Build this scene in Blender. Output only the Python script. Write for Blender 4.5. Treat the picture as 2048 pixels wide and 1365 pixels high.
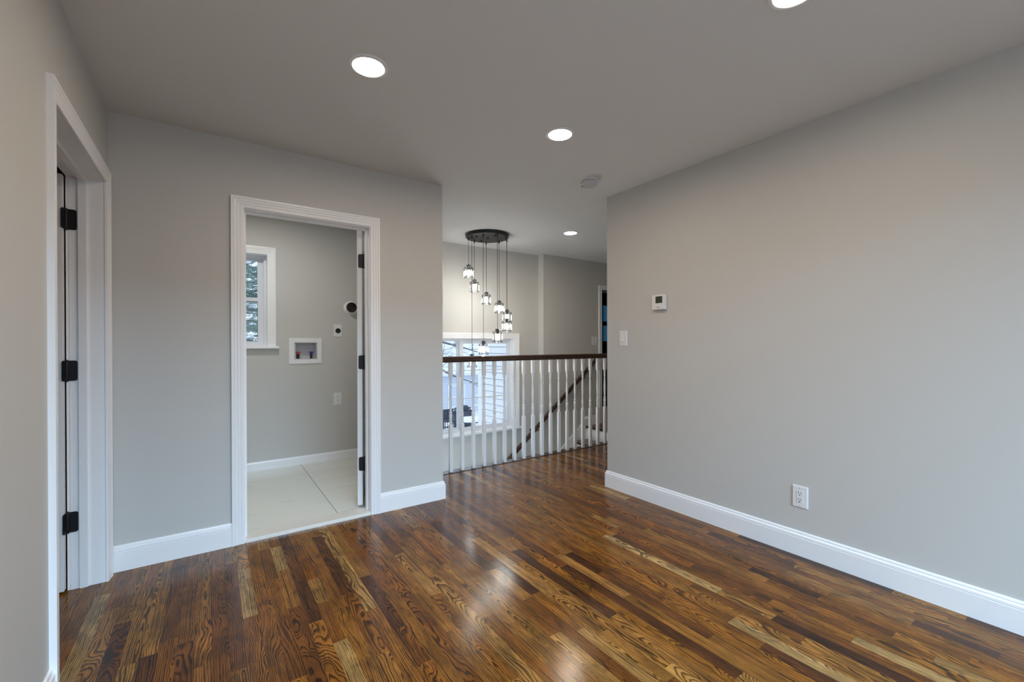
import bpy, bmesh, math, random
from mathutils import Vector, Matrix
R = math.radians
scene = bpy.context.scene
for o in list(bpy.data.objects): bpy.data.objects.remove(o, do_unlink=True)
C = scene.collection
random.seed(7)

# ------------------------------------------------------------------ camera
YAW, PITCH, ROLL, CAM_H, FPX = R(34.719), R(-0.1664), R(-0.1449), 1.2039, 870.69
fw = Vector((math.sin(YAW)*math.cos(PITCH), math.cos(YAW)*math.cos(PITCH), math.sin(PITCH)))
r0 = Vector((math.cos(YAW), -math.sin(YAW), 0)); u0 = r0.cross(fw)
rt = r0*math.cos(ROLL) + u0*math.sin(ROLL); up = -r0*math.sin(ROLL) + u0*math.cos(ROLL)
cd = bpy.data.cameras.new('camera'); cam = bpy.data.objects.new('camera', cd); C.objects.link(cam)
cam.matrix_world = Matrix(((rt.x, up.x, -fw.x, 0), (rt.y, up.y, -fw.y, 0), (rt.z, up.z, -fw.z, CAM_H), (0, 0, 0, 1)))
cd.sensor_width = 36; cd.lens = 36*FPX/2048; cd.shift_y = 8.96/2048; cd.clip_start = .02; cd.clip_end = 200
scene.camera = cam

# ------------------------------------------------------------------ world, exposure, main lights
SKY = 1.45
LENS = 168.0
DAY = 56.0
BULB = 185.0
W = bpy.data.worlds.new('overcast_sky'); scene.world = W; W.use_nodes = True
bg = W.node_tree.nodes['Background']; bg.inputs[0].default_value = (.72, .85, 1.0, 1); bg.inputs[1].default_value = SKY
vs = scene.view_settings
vs.view_transform = 'Standard'; vs.look = 'None'; vs.gamma = 1; vs.use_curve_mapping = False; vs.exposure = 0.0
cy = scene.cycles
cy.max_bounces = 10; cy.diffuse_bounces = 5; cy.glossy_bounces = 4; cy.transmission_bounces = 8; cy.transparent_max_bounces = 16
cy.sample_clamp_indirect = 6; cy.caustics_reflective = False; cy.caustics_refractive = False; cy.use_denoising = True

sl = bpy.data.lights.new('siding_fill_sun', 'SUN'); sl.energy = 1.1; sl.angle = R(25); so = bpy.data.objects.new('siding_fill_sun', sl); C.objects.link(so)  # weak sun added to brighten the wing siding under the overcast sky
so.location = (-6, 6, 9); so.rotation_euler = Vector((1, -.04, -.65)).to_track_quat('-Z', 'Y').to_euler()
def portal(name, loc, sx, sz, facing):
    l = bpy.data.lights.new(name, 'AREA'); l.shape = 'RECTANGLE'; l.size = sx; l.size_y = sz
    o = bpy.data.objects.new(name, l); C.objects.link(o); o.location = loc
    o.rotation_euler = Vector(facing).to_track_quat('-Z', 'Y').to_euler(); l.cycles.is_portal = True
portal('portal_room_window', (1.0, -2.30, 1.3), 2.6, 1.9, (0, 1, 0))
portal('portal_stair_window', (2.59, 4.90, .69), 1.5, 1.2, (0, -1, 0))
portal('portal_laundry_window', (.13, 4.93, 1.63), .66, .88, (0, -1, 0))

def rect_light(name, loc, sx, sz, facing, radiance, col):
    l = bpy.data.lights.new(name, 'AREA'); l.shape = 'RECTANGLE'; l.size = sx; l.size_y = sz; l.energy = radiance*math.pi*sx*sz; l.color = col
    o = bpy.data.objects.new(name, l); C.objects.link(o); o.location = loc; o.rotation_euler = Vector(facing).to_track_quat('-Z', 'Y').to_euler()
rect_light('rear_window_daylight', (.9, -5.0, 3.52), 5.0, 1.9, (0, 1, -.25), DAY, (.48, .74, 1.0))   # bright sky above the roofs, seen through the rear window
def downlight_lamp(name, x, y, power, col=(1, .85, .70)):
    l = bpy.data.lights.new(name, 'AREA'); l.shape = 'DISK'; l.size = .13; l.energy = power; l.color = col
    o = bpy.data.objects.new(name, l); C.objects.link(o); o.location = (x, y, 2.43)
P_LAMP = LENS*math.pi*math.pi*.065**2
downlight_lamp('downlight_lamp', .58, .70, P_LAMP)
rect_light('stairwell_fill', (1.535, 4.25, -.75), .9, 1.0, (1, 0, 0), 4.5, (.72, .90, 1.0))   # unseen fill added to brighten the low stairwell wall, no door behind it
downlight_lamp('downlight_lamp_laundry', .35, 3.9, P_LAMP*1.45, (1, .98, .92))

# ------------------------------------------------------------------ materials
def mat(name, col, rough=.5, metal=0, spec=.5, coat=0, coat_rough=.1, bump=0, bscale=200, noise=0, nscale=3):
    m = bpy.data.materials.new(name); m.use_nodes = True; nt = m.node_tree; b = nt.nodes['Principled BSDF']
    b.inputs['Base Color'].default_value = (*col, 1); b.inputs['Roughness'].default_value = rough
    b.inputs['Metallic'].default_value = metal; b.inputs['Specular IOR Level'].default_value = spec
    b.inputs['Coat Weight'].default_value = coat; b.inputs['Coat Roughness'].default_value = coat_rough
    tc = nt.nodes.new('ShaderNodeTexCoord')
    if bump:
        n = nt.nodes.new('ShaderNodeTexNoise'); n.inputs['Scale'].default_value = bscale; n.inputs['Detail'].default_value = 3
        nt.links.new(tc.outputs['Object'], n.inputs['Vector'])
        bp = nt.nodes.new('ShaderNodeBump'); bp.inputs['Strength'].default_value = bump; bp.inputs['Distance'].default_value = .001
        nt.links.new(n.outputs['Fac'], bp.inputs['Height']); nt.links.new(bp.outputs[0], b.inputs['Normal'])
    if noise:
        n = nt.nodes.new('ShaderNodeTexNoise'); n.inputs['Scale'].default_value = nscale; n.inputs['Detail'].default_value = 4
        nt.links.new(tc.outputs['Object'], n.inputs['Vector'])
        mx = nt.nodes.new('ShaderNodeMix'); mx.data_type = 'RGBA'
        mx.inputs[6].default_value = (*[c*(1-noise) for c in col], 1); mx.inputs[7].default_value = (*[min(1, c*(1+noise)) for c in col], 1)
        nt.links.new(n.outputs['Fac'], mx.inputs[0]); nt.links.new(mx.outputs[2], b.inputs['Base Color'])
    return m
def emis(name, col, s):
    m = bpy.data.materials.new(name); m.use_nodes = True; nt = m.node_tree; nt.nodes.clear()
    e = nt.nodes.new('ShaderNodeEmission'); o = nt.nodes.new('ShaderNodeOutputMaterial')
    e.inputs[0].default_value = (*col, 1); e.inputs[1].default_value = s; nt.links.new(e.outputs[0], o.inputs[0]); return m
def glass(name, tint=(1, 1, 1), refr=0.0, edge=None):
    m = bpy.data.materials.new(name); m.use_nodes = True; nt = m.node_tree; nt.nodes.clear(); N = nt.nodes.new
    o = N('ShaderNodeOutputMaterial'); t = N('ShaderNodeBsdfTransparent'); t.inputs[0].default_value = (*tint, 1)
    g = N('ShaderNodeBsdfGlossy'); g.inputs['Roughness'].default_value = .02
    lf = N('ShaderNodeLayerWeight'); lf.inputs[0].default_value = .5
    pw = N('ShaderNodeMath'); pw.operation = 'POWER'; pw.inputs[1].default_value = 5; nt.links.new(lf.outputs['Facing'], pw.inputs[0])
    f = N('ShaderNodeMath'); f.operation = 'MULTIPLY_ADD'; f.inputs[1].default_value = .96; f.inputs[2].default_value = .035; nt.links.new(pw.outputs[0], f.inputs[0])
    mx = N('ShaderNodeMixShader'); nt.links.new(f.outputs[0], mx.inputs[0]); nt.links.new(t.outputs[0], mx.inputs[1]); nt.links.new(g.outputs[0], mx.inputs[2])
    last = mx
    if edge:
        lw = N('ShaderNodeLayerWeight'); lw.inputs[0].default_value = .35
        cm = N('ShaderNodeMix'); cm.data_type = 'RGBA'; cm.inputs[6].default_value = (*tint, 1); cm.inputs[7].default_value = (*edge, 1)
        nt.links.new(lw.outputs['Facing'], cm.inputs[0]); nt.links.new(cm.outputs[2], t.inputs[0])
    if refr:
        gl = N('ShaderNodeBsdfGlass'); gl.inputs['IOR'].default_value = 1.5; gl.inputs['Roughness'].default_value = .03
        m2 = N('ShaderNodeMixShader'); m2.inputs[0].default_value = refr
        nt.links.new(mx.outputs[0], m2.inputs[1]); nt.links.new(gl.outputs[0], m2.inputs[2]); last = m2
    nt.links.new(last.outputs[0], o.inputs[0]); return m

M = {}
M['wall'] = mat('greige_wall_paint', (.565, .555, .53), .6, spec=.3, bump=.12, bscale=260)
M['ceiling'] = mat('white_ceiling_paint', (.69, .69, .69), .8, spec=.2, bump=.1, bscale=200)
M['trim'] = mat('white_trim_enamel', (.87, .87, .88), .32, spec=.5)
M['plastic'] = mat('white_plastic', (.78, .78, .79), .35)
M['plastic_grey'] = mat('light_grey_plastic', (.55, .54, .57), .4)
M['black'] = mat('matte_black_metal', (.012, .012, .014), .45, metal=.3)
M['blackcord'] = mat('black_cord', (.015, .015, .015), .6)
M['dark'] = mat('dark_slot', (.01, .01, .01), .7)
M['lcd'] = mat('grey_green_display', (.045, .055, .04), .25)
M['lcd_digit'] = mat('dark_display_digits', (.012, .015, .012), .4)
M['red'] = mat('red_valve_plastic', (.45, .02, .015), .4)
M['blue'] = mat('blue_valve_plastic', (.02, .03, .30), .4)
M['brass'] = mat('dark_valve_body', (.04, .03, .025), .4, metal=.5)
M['duct'] = mat('brown_duct_inside', (.05, .028, .018), .5)
M['vinyl'] = mat('white_window_vinyl', (.74, .76, .80), .4)
M['gasket'] = mat('dark_window_gasket', (.06, .065, .075), .6)
M['grout'] = mat('dark_grout', (.07, .07, .07), .9)
M['marble'] = mat('marble_saddle', (.72, .70, .66), .25, noise=.06, nscale=6)
M['pane'] = glass('clear_window_glass', (.96, .98, 1))
M['crystal'] = glass('crystal_prism_glass', (.95, .95, .94), .14, edge=(.50, .51, .51))
M['lens'] = emis('downlight_lens_glow', (1, .85, .70), LENS)
M['bulb'] = emis('pendant_bulb_glow', (1, .985, .94), BULB)
M['snow'] = mat('snow', (.84, .87, .92), .8, noise=.04, nscale=1.5)
M['bark'] = mat('grey_winter_bark', (.17, .16, .165), .9, noise=.3, nscale=6)
M['needle'] = mat('blue_green_needles', (.20, .32, .27), .8, noise=.4, nscale=3)
M['patio_black'] = mat('black_patio_metal', (.03, .035, .05), .6)
M['cover'] = mat('charcoal_weather_cover', (.07, .08, .115), .8, noise=.2, nscale=4)
M['navy'] = mat('navy_dim_room', (.03, .075, .13), .7)  # dimness and blue cast of the unlit room put into the colour
M['blueshade'] = mat('blue_roller_shade', (.05, .17, .27), .8)

def wood_dark():
    m = mat('dark_walnut_stain', (.05, .018, .009), .25, coat=.4, coat_rough=.12); nt = m.node_tree; b = nt.nodes['Principled BSDF']
    tc = nt.nodes.new('ShaderNodeTexCoord'); mp = nt.nodes.new('ShaderNodeMapping'); mp.inputs['Scale'].default_value = (1.5, 60, 60)
    n = nt.nodes.new('ShaderNodeTexNoise'); n.inputs['Scale'].default_value = 3; n.inputs['Detail'].default_value = 4
    cr = nt.nodes.new('ShaderNodeValToRGB'); cr.color_ramp.elements[0].position = .3; cr.color_ramp.elements[0].color = (.018, .007, .004, 1)
    cr.color_ramp.elements[1].position = .75; cr.color_ramp.elements[1].color = (.085, .032, .014, 1)
    nt.links.new(tc.outputs['Object'], mp.inputs[0]); nt.links.new(mp.outputs[0], n.inputs['Vector']); nt.links.new(n.outputs['Fac'], cr.inputs[0]); nt.links.new(cr.outputs[0], b.inputs['Base Color'])
    return m
M['walnut'] = wood_dark()

def oak():
    m = bpy.data.materials.new('stained_oak_strip_floor'); m.use_nodes = True; nt = m.node_tree; b = nt.nodes['Principled BSDF']; N = nt.nodes.new; L = nt.links.new
    def math_(op, a, c=None, v=None):
        n = N('ShaderNodeMath'); n.operation = op
        for i, x in enumerate((a, c, v)):
            if x is None: continue
            if isinstance(x, (int, float)): n.inputs[i].default_value = x
            else: L(x, n.inputs[i])
        return n.outputs[0]
    def comb(x, y, z):
        n = N('ShaderNodeCombineXYZ')
        for i, q in enumerate((x, y, z)):
            if isinstance(q, (int, float)): n.inputs[i].default_value = q
            else: L(q, n.inputs[i])
        return n.outputs[0]
    def noise(vec, scale, detail=2, rough=.5):
        n = N('ShaderNodeTexNoise'); n.inputs['Scale'].default_value = scale; n.inputs['Detail'].default_value = detail; n.inputs['Roughness'].default_value = rough
        L(vec, n.inputs['Vector']); return n.outputs['Fac']
    uv = N('ShaderNodeUVMap'); uv.uv_map = 'plank_uv'; s = N('ShaderNodeSeparateXYZ'); L(uv.outputs[0], s.inputs[0]); u, v = s.outputs[0], s.outputs[1]
    at = N('ShaderNodeAttribute'); at.attribute_name = 'plank'; sc = N('ShaderNodeSeparateColor'); L(at.outputs['Color'], sc.inputs[0]); rr, rg, rb = sc.outputs
    seed = comb(math_('MULTIPLY', rr, 37.0), math_('MULTIPLY', rg, 53.0), math_('MULTIPLY', rb, 71.0))
    def vadd(a, c):
        n = N('ShaderNodeVectorMath'); n.operation = 'ADD'; L(a, n.inputs[0]); L(c, n.inputs[1]); return n.outputs[0]
    n1 = noise(vadd(comb(math_('MULTIPLY', u, 9.0), math_('MULTIPLY', v, 3.2), 0), seed), 1.0, 2)
    n2 = noise(vadd(comb(math_('MULTIPLY', u, 40.0), math_('MULTIPLY', v, 4.0), 0), seed), 1.0, 3)
    uu = math_('ADD', u, math_('MULTIPLY', math_('SUBTRACT', rr, .5), .13))
    vv = math_('ADD', math_('MULTIPLY', math_('ADD', v, .22), math_('MULTIPLY', math_('SUBTRACT', rg, .5), .16)), math_('MULTIPLY', math_('SUBTRACT', n1, .5), .085))
    D = math_('SQRT', math_('ADD', math_('MULTIPLY', uu, uu), math_('MULTIPLY', vv, vv)))
    nD = noise(vadd(comb(math_('MULTIPLY', D, 75.0), 0, 0), seed), 1.0, 2)
    ph = math_('ADD', math_('ADD', math_('DIVIDE', D, math_('ADD', .0042, math_('MULTIPLY', rg, .0045))), math_('MULTIPLY', math_('SUBTRACT', n2, .5), .9)), math_('MULTIPLY', nD, 2.6))
    fr = math_('FRACT', ph)
    mr = N('ShaderNodeMapRange'); mr.interpolation_type = 'SMOOTHSTEP'; mr.inputs[1].default_value = .34; mr.inputs[2].default_value = .84; L(fr, mr.inputs[0])
    mr2 = N('ShaderNodeMapRange'); mr2.interpolation_type = 'SMOOTHSTEP'; mr2.inputs[1].default_value = .94; mr2.inputs[2].default_value = 1.0; mr2.inputs[3].default_value = 1; mr2.inputs[4].default_value = 0; L(fr, mr2.inputs[0])
    ring = math_('MULTIPLY', mr.outputs[0], mr2.outputs[0])
    pore = noise(vadd(comb(math_('MULTIPLY', u, 420.0), math_('MULTIPLY', v, 14.0), 0), seed), 1.0, 2)
    pr = N('ShaderNodeMapRange'); pr.inputs[1].default_value = .5; pr.inputs[2].default_value = .75; L(pore, pr.inputs[0])
    blot = noise(vadd(comb(math_('MULTIPLY', u, 12.0), math_('MULTIPLY', v, 4.5), 0), seed), 1.0, 3, .6)
    bl = N('ShaderNodeMapRange'); bl.inputs[1].default_value = .3; bl.inputs[2].default_value = .72; bl.inputs[3].default_value = .5; bl.inputs[4].default_value = 1.3; L(blot, bl.inputs[0])
    stn = noise(vadd(comb(math_('MULTIPLY', u, 22.0), math_('MULTIPLY', v, 7.0), 3.0), seed), 1.0, 5, .7)
    sm = N('ShaderNodeMapRange'); sm.inputs[1].default_value = .54; sm.inputs[2].default_value = .70; sm.inputs[3].default_value = 1.0; sm.inputs[4].default_value = .42; L(stn, sm.inputs[0])
    blv = math_('MULTIPLY', bl.outputs[0], sm.outputs[0])
    cr = N('ShaderNodeValToRGB'); cr.color_ramp.interpolation = 'LINEAR'; e = cr.color_ramp.elements
    cols = OAK_COLS
    e[0].position = cols[0][0]; e[0].color = (*cols[0][1], 1); e[1].position = cols[-1][0]; e[1].color = (*cols[-1][1], 1)
    for p, c in cols[1:-1]:
        k = e.new(p); k.color = (*c, 1)
    L(rb, cr.inputs[0])
    brk = N('ShaderNodeMapRange'); brk.inputs[1].default_value = .32; brk.inputs[2].default_value = .58; brk.inputs[3].default_value = .55; L(pore, brk.inputs[0])
    amt = math_('MINIMUM', math_('ADD', math_('MULTIPLY', math_('MULTIPLY', ring, brk.outputs[0]), 1.0), math_('MULTIPLY', pr.outputs[0], .42)), .95)
    base = N('ShaderNodeMix'); base.data_type = 'RGBA'; base.blend_type = 'MULTIPLY'; base.inputs[0].default_value = 1; L(cr.outputs[0], base.inputs[6])
    cc = N('ShaderNodeCombineColor'); [L(blv, cc.inputs[i]) for i in range(3)]; L(cc.outputs[0], base.inputs[7])
    mx = N('ShaderNodeMix'); mx.data_type = 'RGBA'; L(amt, mx.inputs[0]); L(base.outputs[2], mx.inputs[6])
    dk = N('ShaderNodeMix'); dk.data_type = 'RGBA'; dk.blend_type = 'MULTIPLY'; dk.inputs[0].default_value = 1; L(base.outputs[2], dk.inputs[6]); dk.inputs[7].default_value = (.10, .08, .08, 1)
    L(dk.outputs[2], mx.inputs[7]); L(mx.outputs[2], b.inputs['Base Color'])
    b.inputs['Roughness'].default_value = .17; b.inputs['Specular IOR Level'].default_value = .30
    b.inputs['Coat Weight'].default_value = 0
    bp = N('ShaderNodeBump'); bp.inputs['Strength'].default_value = .12; bp.inputs['Distance'].default_value = .0012
    wav = noise(vadd(comb(math_('MULTIPLY', u, 30.0), math_('MULTIPLY', v, 4.0), 0), seed), 1.0, 2)
    L(math_('ADD', math_('MULTIPLY', ring, -.35), math_('ADD', math_('MULTIPLY', pore, .2), math_('MULTIPLY', wav, 1.3))), bp.inputs['Height']); L(bp.outputs[0], b.inputs['Normal']); L(bp.outputs[0], b.inputs['Coat Normal'])
    return m
OAK_COLS = [(0.0, (.070, .021, .005)), (.06, (.14, .043, .008)), (.25, (.215, .073, .010)), (.45, (.30, .112, .013)), (.62, (.32, .142, .027)), (.80, (.26, .083, .009)), (.92, (.39, .190, .044)), (1.0, (.47, .28, .10))]
M['oak'] = oak()

def tile_mat():
    m = mat('white_marble_look_tile', (.72, .73, .70), .22); nt = m.node_tree; b = nt.nodes['Principled BSDF']; N = nt.nodes.new; L = nt.links.new
    tc = N('ShaderNodeTexCoord'); mp = N('ShaderNodeMapping'); mp.inputs['Scale'].default_value = (.7, 3.0, 1); mp.inputs['Rotation'].default_value = (0, 0, .18)
    n = N('ShaderNodeTexNoise'); n.inputs['Scale'].default_value = 1.6; n.inputs['Detail'].default_value = 6; n.inputs['Distortion'].default_value = .6
    cr = N('ShaderNodeValToRGB'); e = cr.color_ramp.elements
    e[0].position = .60; e[0].color = (.74, .75, .70, 1); e[1].position = .72; e[1].color = (.72, .73, .69, 1); k = e.new(.66); k.color = (.62, .63, .60, 1)
    L(tc.outputs['Object'], mp.inputs[0]); L(mp.outputs[0], n.inputs['Vector']); L(n.outputs['Fac'], cr.inputs[0]); L(cr.outputs[0], b.inputs['Base Color']); return m
M['tile'] = tile_mat()
def siding_mat(name, col, pitch, axis='Z'):
    return mat(name, col, .6)
M['siding'] = mat('pale_blue_grey_vinyl_siding', (.80, .83, .88), .6)
M['siding_far'] = mat('pale_grey_vinyl_siding', (.70, .75, .83), .7)
M['corner'] = mat('white_corner_board', (.84, .86, .9), .6)

# ------------------------------------------------------------------ mesh helpers
def obj(name, bm, material, parent=None, smooth=False, loc=None):
    me = bpy.data.meshes.new(name); bmesh.ops.recalc_face_normals(bm, faces=bm.faces); bm.to_mesh(me); bm.free()
    mats = material if isinstance(material, (list, tuple)) else [material]
    for k in mats: me.materials.append(k)
    if smooth:
        for p in me.polygons: p.use_smooth = True
        try: me.set_sharp_from_angle(angle=R(38))
        except Exception: pass
    o = bpy.data.objects.new(name, me); C.objects.link(o)
    if parent: o.parent = parent
    if loc: o.location = loc
    return o
def thing(name, label, cat, loc=(0, 0, 0), rotz=0, group=None):
    o = bpy.data.objects.new(name, None); C.objects.link(o); o.location = loc; o.rotation_euler = (0, 0, rotz); o.empty_display_size = .05
    o['label'] = label; o['category'] = cat
    if group: o['group'] = group
    return o
def struct(o, label, cat):
    o['kind'] = 'structure'; o['label'] = label; o['category'] = cat; return o
def tag(o, label, cat, group=None):
    o['label'] = label; o['category'] = cat
    if group: o['group'] = group
    return o
def B(bm, x0, x1, y0, y1, z0, z1, mi=0, bev=0, mtx=None):
    vs = [bm.verts.new(p) for p in ((x0, y0, z0), (x1, y0, z0), (x1, y1, z0), (x0, y1, z0), (x0, y0, z1), (x1, y0, z1), (x1, y1, z1), (x0, y1, z1))]
    fs = [bm.faces.new([vs[i] for i in f]) for f in ((3, 2, 1, 0), (4, 5, 6, 7), (0, 1, 5, 4), (1, 2, 6, 5), (2, 3, 7, 6), (3, 0, 4, 7))]
    for f in fs: f.material_index = mi
    if bev:
        r = bmesh.ops.bevel(bm, geom=list({e for f in fs for e in f.edges}), offset=bev, segments=2, affect='EDGES')
        vs = list({v for f in r['faces'] for v in f.verts} | {v for v in vs if v.is_valid})
        for f in r['faces']: f.material_index = mi
    if mtx:
        for v in vs:
            if v.is_valid: v.co = mtx @ v.co
    return bm
def lathe(bm, prof, seg=24, c=(0, 0, 0), mi=0, axis='Z', cap=True):
    rings = []
    for r_, z in prof:
        ring = []
        for k in range(seg):
            a = 2*math.pi*k/seg; p = Vector((r_*math.cos(a), r_*math.sin(a), z))
            if axis == 'Y': p = Vector((p.x, p.z, p.y))
            if axis == 'X': p = Vector((p.z, p.y, p.x))
            ring.append(bm.verts.new(p + Vector(c)))
        rings.append(ring)
    for a, b_ in zip(rings, rings[1:]):
        for k in range(seg):
            f = bm.faces.new((a[k], a[(k+1) % seg], b_[(k+1) % seg], b_[k])); f.material_index = mi
    if cap:
        for rg in (rings[0], rings[-1]):
            try: f = bm.faces.new(rg); f.material_index = mi
            except ValueError: pass
    return bm
def tube(bm, pts, rad, seg=8, mi=0):
    pts = [Vector(p) for p in pts]; rads = rad if isinstance(rad, (list, tuple)) else [rad]*len(pts); rings = []
    for i, p in enumerate(pts):
        d = (pts[min(i+1, len(pts)-1)] - pts[max(i-1, 0)]).normalized()
        a = d.orthogonal().normalized() if i == 0 else (rings[-1][0].co - pts[i-1])
        a = (a - d*a.dot(d)).normalized(); b_ = d.cross(a)
        rings.append([bm.verts.new(p + (a*math.cos(2*math.pi*k/seg) + b_*math.sin(2*math.pi*k/seg))*rads[i]) for k in range(seg)])
    for a, b_ in zip(rings, rings[1:]):
        for k in range(seg): bm.faces.new((a[k], a[(k+1) % seg], b_[(k+1) % seg], b_[k])).material_index = mi
    for rg in (rings[0], rings[-1]): bm.faces.new(rg).material_index = mi
    return bm
def wall(name, axis, a0, a1, t0, t1, z0, z1, holes, label, m='wall'):
    """slab along axis ('X' or 'Y') with rectangular holes (a0,a1,z0,z1)"""
    bm = bmesh.new()
    us = sorted({a0, a1, *[h[0] for h in holes], *[h[1] for h in holes]}); us = [u for u in us if a0 <= u <= a1]
    zs = sorted({z0, z1, *[h[2] for h in holes], *[h[3] for h in holes]}); zs = [z for z in zs if z0 <= z <= z1]
    def solid(i, j):
        if not (0 <= i < len(us)-1 and 0 <= j < len(zs)-1): return False
        cu = (us[i]+us[i+1])/2; cz = (zs[j]+zs[j+1])/2
        return not any(h[0] < cu < h[1] and h[2] < cz < h[3] for h in holes)
    P = lambda u, t, z: (u, t, z) if axis == 'X' else (t, u, z)
    def quad(*ps): bm.faces.new([bm.verts.new(P(*p)) for p in ps])
    for i in range(len(us)-1):
        for j in range(len(zs)-1):
            if not solid(i, j): continue
            u1, u2, w1, w2 = us[i], us[i+1], zs[j], zs[j+1]
            for t in (t0, t1): quad((u1, t, w1), (u2, t, w1), (u2, t, w2), (u1, t, w2))
            if not solid(i-1, j): quad((u1, t0, w1), (u1, t1, w1), (u1, t1, w2), (u1, t0, w2))
            if not solid(i+1, j): quad((u2, t0, w1), (u2, t1, w1), (u2, t1, w2), (u2, t0, w2))
            if not solid(i, j-1): quad((u1, t0, w1), (u2, t0, w1), (u2, t1, w1), (u1, t1, w1))
            if not solid(i, j+1): quad((u1, t0, w2), (u2, t0, w2), (u2, t1, w2), (u1, t1, w2))
    bmesh.ops.remove_doubles(bm, verts=bm.verts, dist=1e-5)
    return struct(obj(name, bm, M[m]), label, 'wall')
CASING = [(0, 0), (0, .010), (.005, .012), (.017, .0125), (.019, .010), (.024, .0135), (.033, .0145), (.035, .012), (.040, .016), (.049, .0175), (.051, .0145), (.055, .019), (.066, .019), (.066, 0)]
def casing(name, origin, ax, nrm, a0, a1, zb, zt, label, prof=CASING, sc=1.0):
    """mitred casing on three sides of an opening; ax = horizontal unit vector, nrm = out of the wall"""
    bm = bmesh.new(); o = Vector(origin); ax = Vector(ax); n = Vector(nrm); Z = Vector((0, 0, 1)); rows = []
    for w, t in prof:
        w *= sc
        rows.append([bm.verts.new(o + ax*u + Z*z + n*t) for u, z in ((a0-w, zb), (a0-w, zt+w), (a1+w, zt+w), (a1+w, zb))])
    for a, b_ in zip(rows, rows[1:]):
        for k in range(3): bm.faces.new((a[k], a[k+1], b_[k+1], b_[k]))
    bm.faces.new([r_[0] for r_ in rows]); bm.faces.new([r_[3] for r_ in rows])
    return struct(obj(name, bm, M['trim']), label, 'trim')
BASE = [(0, 0), (0, .015), (.101, .015), (.103, .0125), (.106, .0148), (.117, .0138), (.121, .010), (.123, .0085), (.128, .009), (.134, .007), (.137, .003), (.137, 0)]
def baseboard(name, path, prof, label, z=0):
    """path: 2D points, the room on the left-hand side of travel"""
    bm = bmesh.new(); pts = [Vector((p[0], p[1])) for p in path]; rows = []
    offs = []
    for i in range(len(pts)):
        ns = []
        if i > 0: d = (pts[i]-pts[i-1]).normalized(); ns.append(Vector((-d.y, d.x)))
        if i < len(pts)-1: d = (pts[i+1]-pts[i]).normalized(); ns.append(Vector((-d.y, d.x)))
        if len(ns) == 2: m_ = (ns[0]+ns[1]); m_ = m_/m_.length; m_ = m_/m_.dot(ns[0])
        else: m_ = ns[0]
        offs.append(m_)
    for h, t in prof: rows.append([bm.verts.new((p.x+o.x*t, p.y+o.y*t, z+h)) for p, o in zip(pts, offs)])
    for a, b_ in zip(rows, rows[1:]):
        for k in range(len(pts)-1): bm.faces.new((a[k], a[k+1], b_[k+1], b_[k]))
    bm.faces.new([r_[0] for r_ in rows]); bm.faces.new([r_[-1] for r_ in rows])
    return struct(obj(name, bm, M['trim']), label, 'trim')
def dup(o, parent=None, loc=None):
    c = o.copy(); C.objects.link(c)
    if parent is not None: c.parent = parent
    if loc is not None: c.location = loc
    return c

# ------------------------------------------------------------------ dimensions
XL, XR, Y1, XE, YR, H = -.44, 2.7515, 3.10, 1.49, 2.5617, 2.44
YF, YP, XP = 4.77, 4.66, 3.756          # far wall, its thicker right part, the step between them
LOW = -1.5

# ------------------------------------------------------------------ floor
bm = bmesh.new(); uvl = bm.loops.layers.uv.new('plank_uv'); cl = bm.loops.layers.float_color.new('plank')
PW, GAP = .0572, .0004
regions = [(-3.0, -.58, -.5, 3.22), (-.58, -.44, 2.0, 3.1), (-.44, 1.49, -2.25, 3.10), (1.49, 2.7515, -2.25, 3.64), (2.7515, 4.58, 2.56, 3.64), (4.58, 6.2, 2.56, 4.66)]
rx = random.Random(11)
for (x0, x1, y0, y1) in regions:
    k0 = math.floor(x0/PW); k1 = math.ceil(x1/PW)
    for k in range(k0, k1):
        a = max(x0, k*PW); c = min(x1, (k+1)*PW)
        if c-a < .002: continue
        rk = random.Random(k*131+5); y = -3.5 - rk.random()*.8
        while y < y1:
            ln = rk.choice((.25, .32, .4, .5, .62, .75, .95, 1.15)); rnd = (rk.random(), rk.random(), rk.random())
            b0, b1 = max(y, y0), min(y+ln, y1)
            if b1-b0 > .002:
                q = [(a+GAP/2, b0+GAP/2), (c-GAP/2, b0+GAP/2), (c-GAP/2, b1-GAP/2), (a+GAP/2, b1-GAP/2)]
                f = bm.faces.new([bm.verts.new((px, py, 0)) for px, py in q])
                for lp, (px, py) in zip(f.loops, q): lp[uvl].uv = (px-(k+.5)*PW, py-y); lp[cl] = (*rnd, 1)
            y += ln
    B(bm, x0, x1, y0, y1, -.2, -.0012, 1)
me = bpy.data.meshes.new('floor'); bm.to_mesh(me); bm.free(); me.materials.append(M['oak']); me.materials.append(M['dark'])
fl = bpy.data.objects.new('floor', me); C.objects.link(fl); struct(fl, 'glossy stained oak strip floor running through the room and hall', 'floor')

bm = bmesh.new(); B(bm, -.58, 1.37, 3.21, 4.77, -.2, .009, 1)
for i in range(-2, 3):
    for j in range(-1, 6):
        x0, x1 = max(-.58, .735-.61+(i-0)*.61), min(1.37, .735+i*.61); y0, y1 = max(3.21, 3.195+(j-0)*.3), min(4.77, 3.195+(j+1)*.3)
        if x1-x0 > .01 and y1-y0 > .01: B(bm, x0+.002, x1-.002, y0+.002, y1-.002, .005, .0125)
struct(obj('floor_laundry', bm, [M['tile'], M['grout']]), 'white marble look tile floor of the laundry room', 'floor')
bm = bmesh.new(); B(bm, .172, .925, 3.088, 3.212, 0, .019)
bmesh.ops.bevel(bm, geom=[e for e in bm.edges if all(v.co.z > .01 for v in e.verts) and all(v.co.y < 3.1 for v in e.verts)], offset=.012, segments=2, affect='EDGES')
struct(obj('trim_1', bm, M['marble']), 'off white marble saddle under the laundry doorway', 'threshold')
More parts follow.
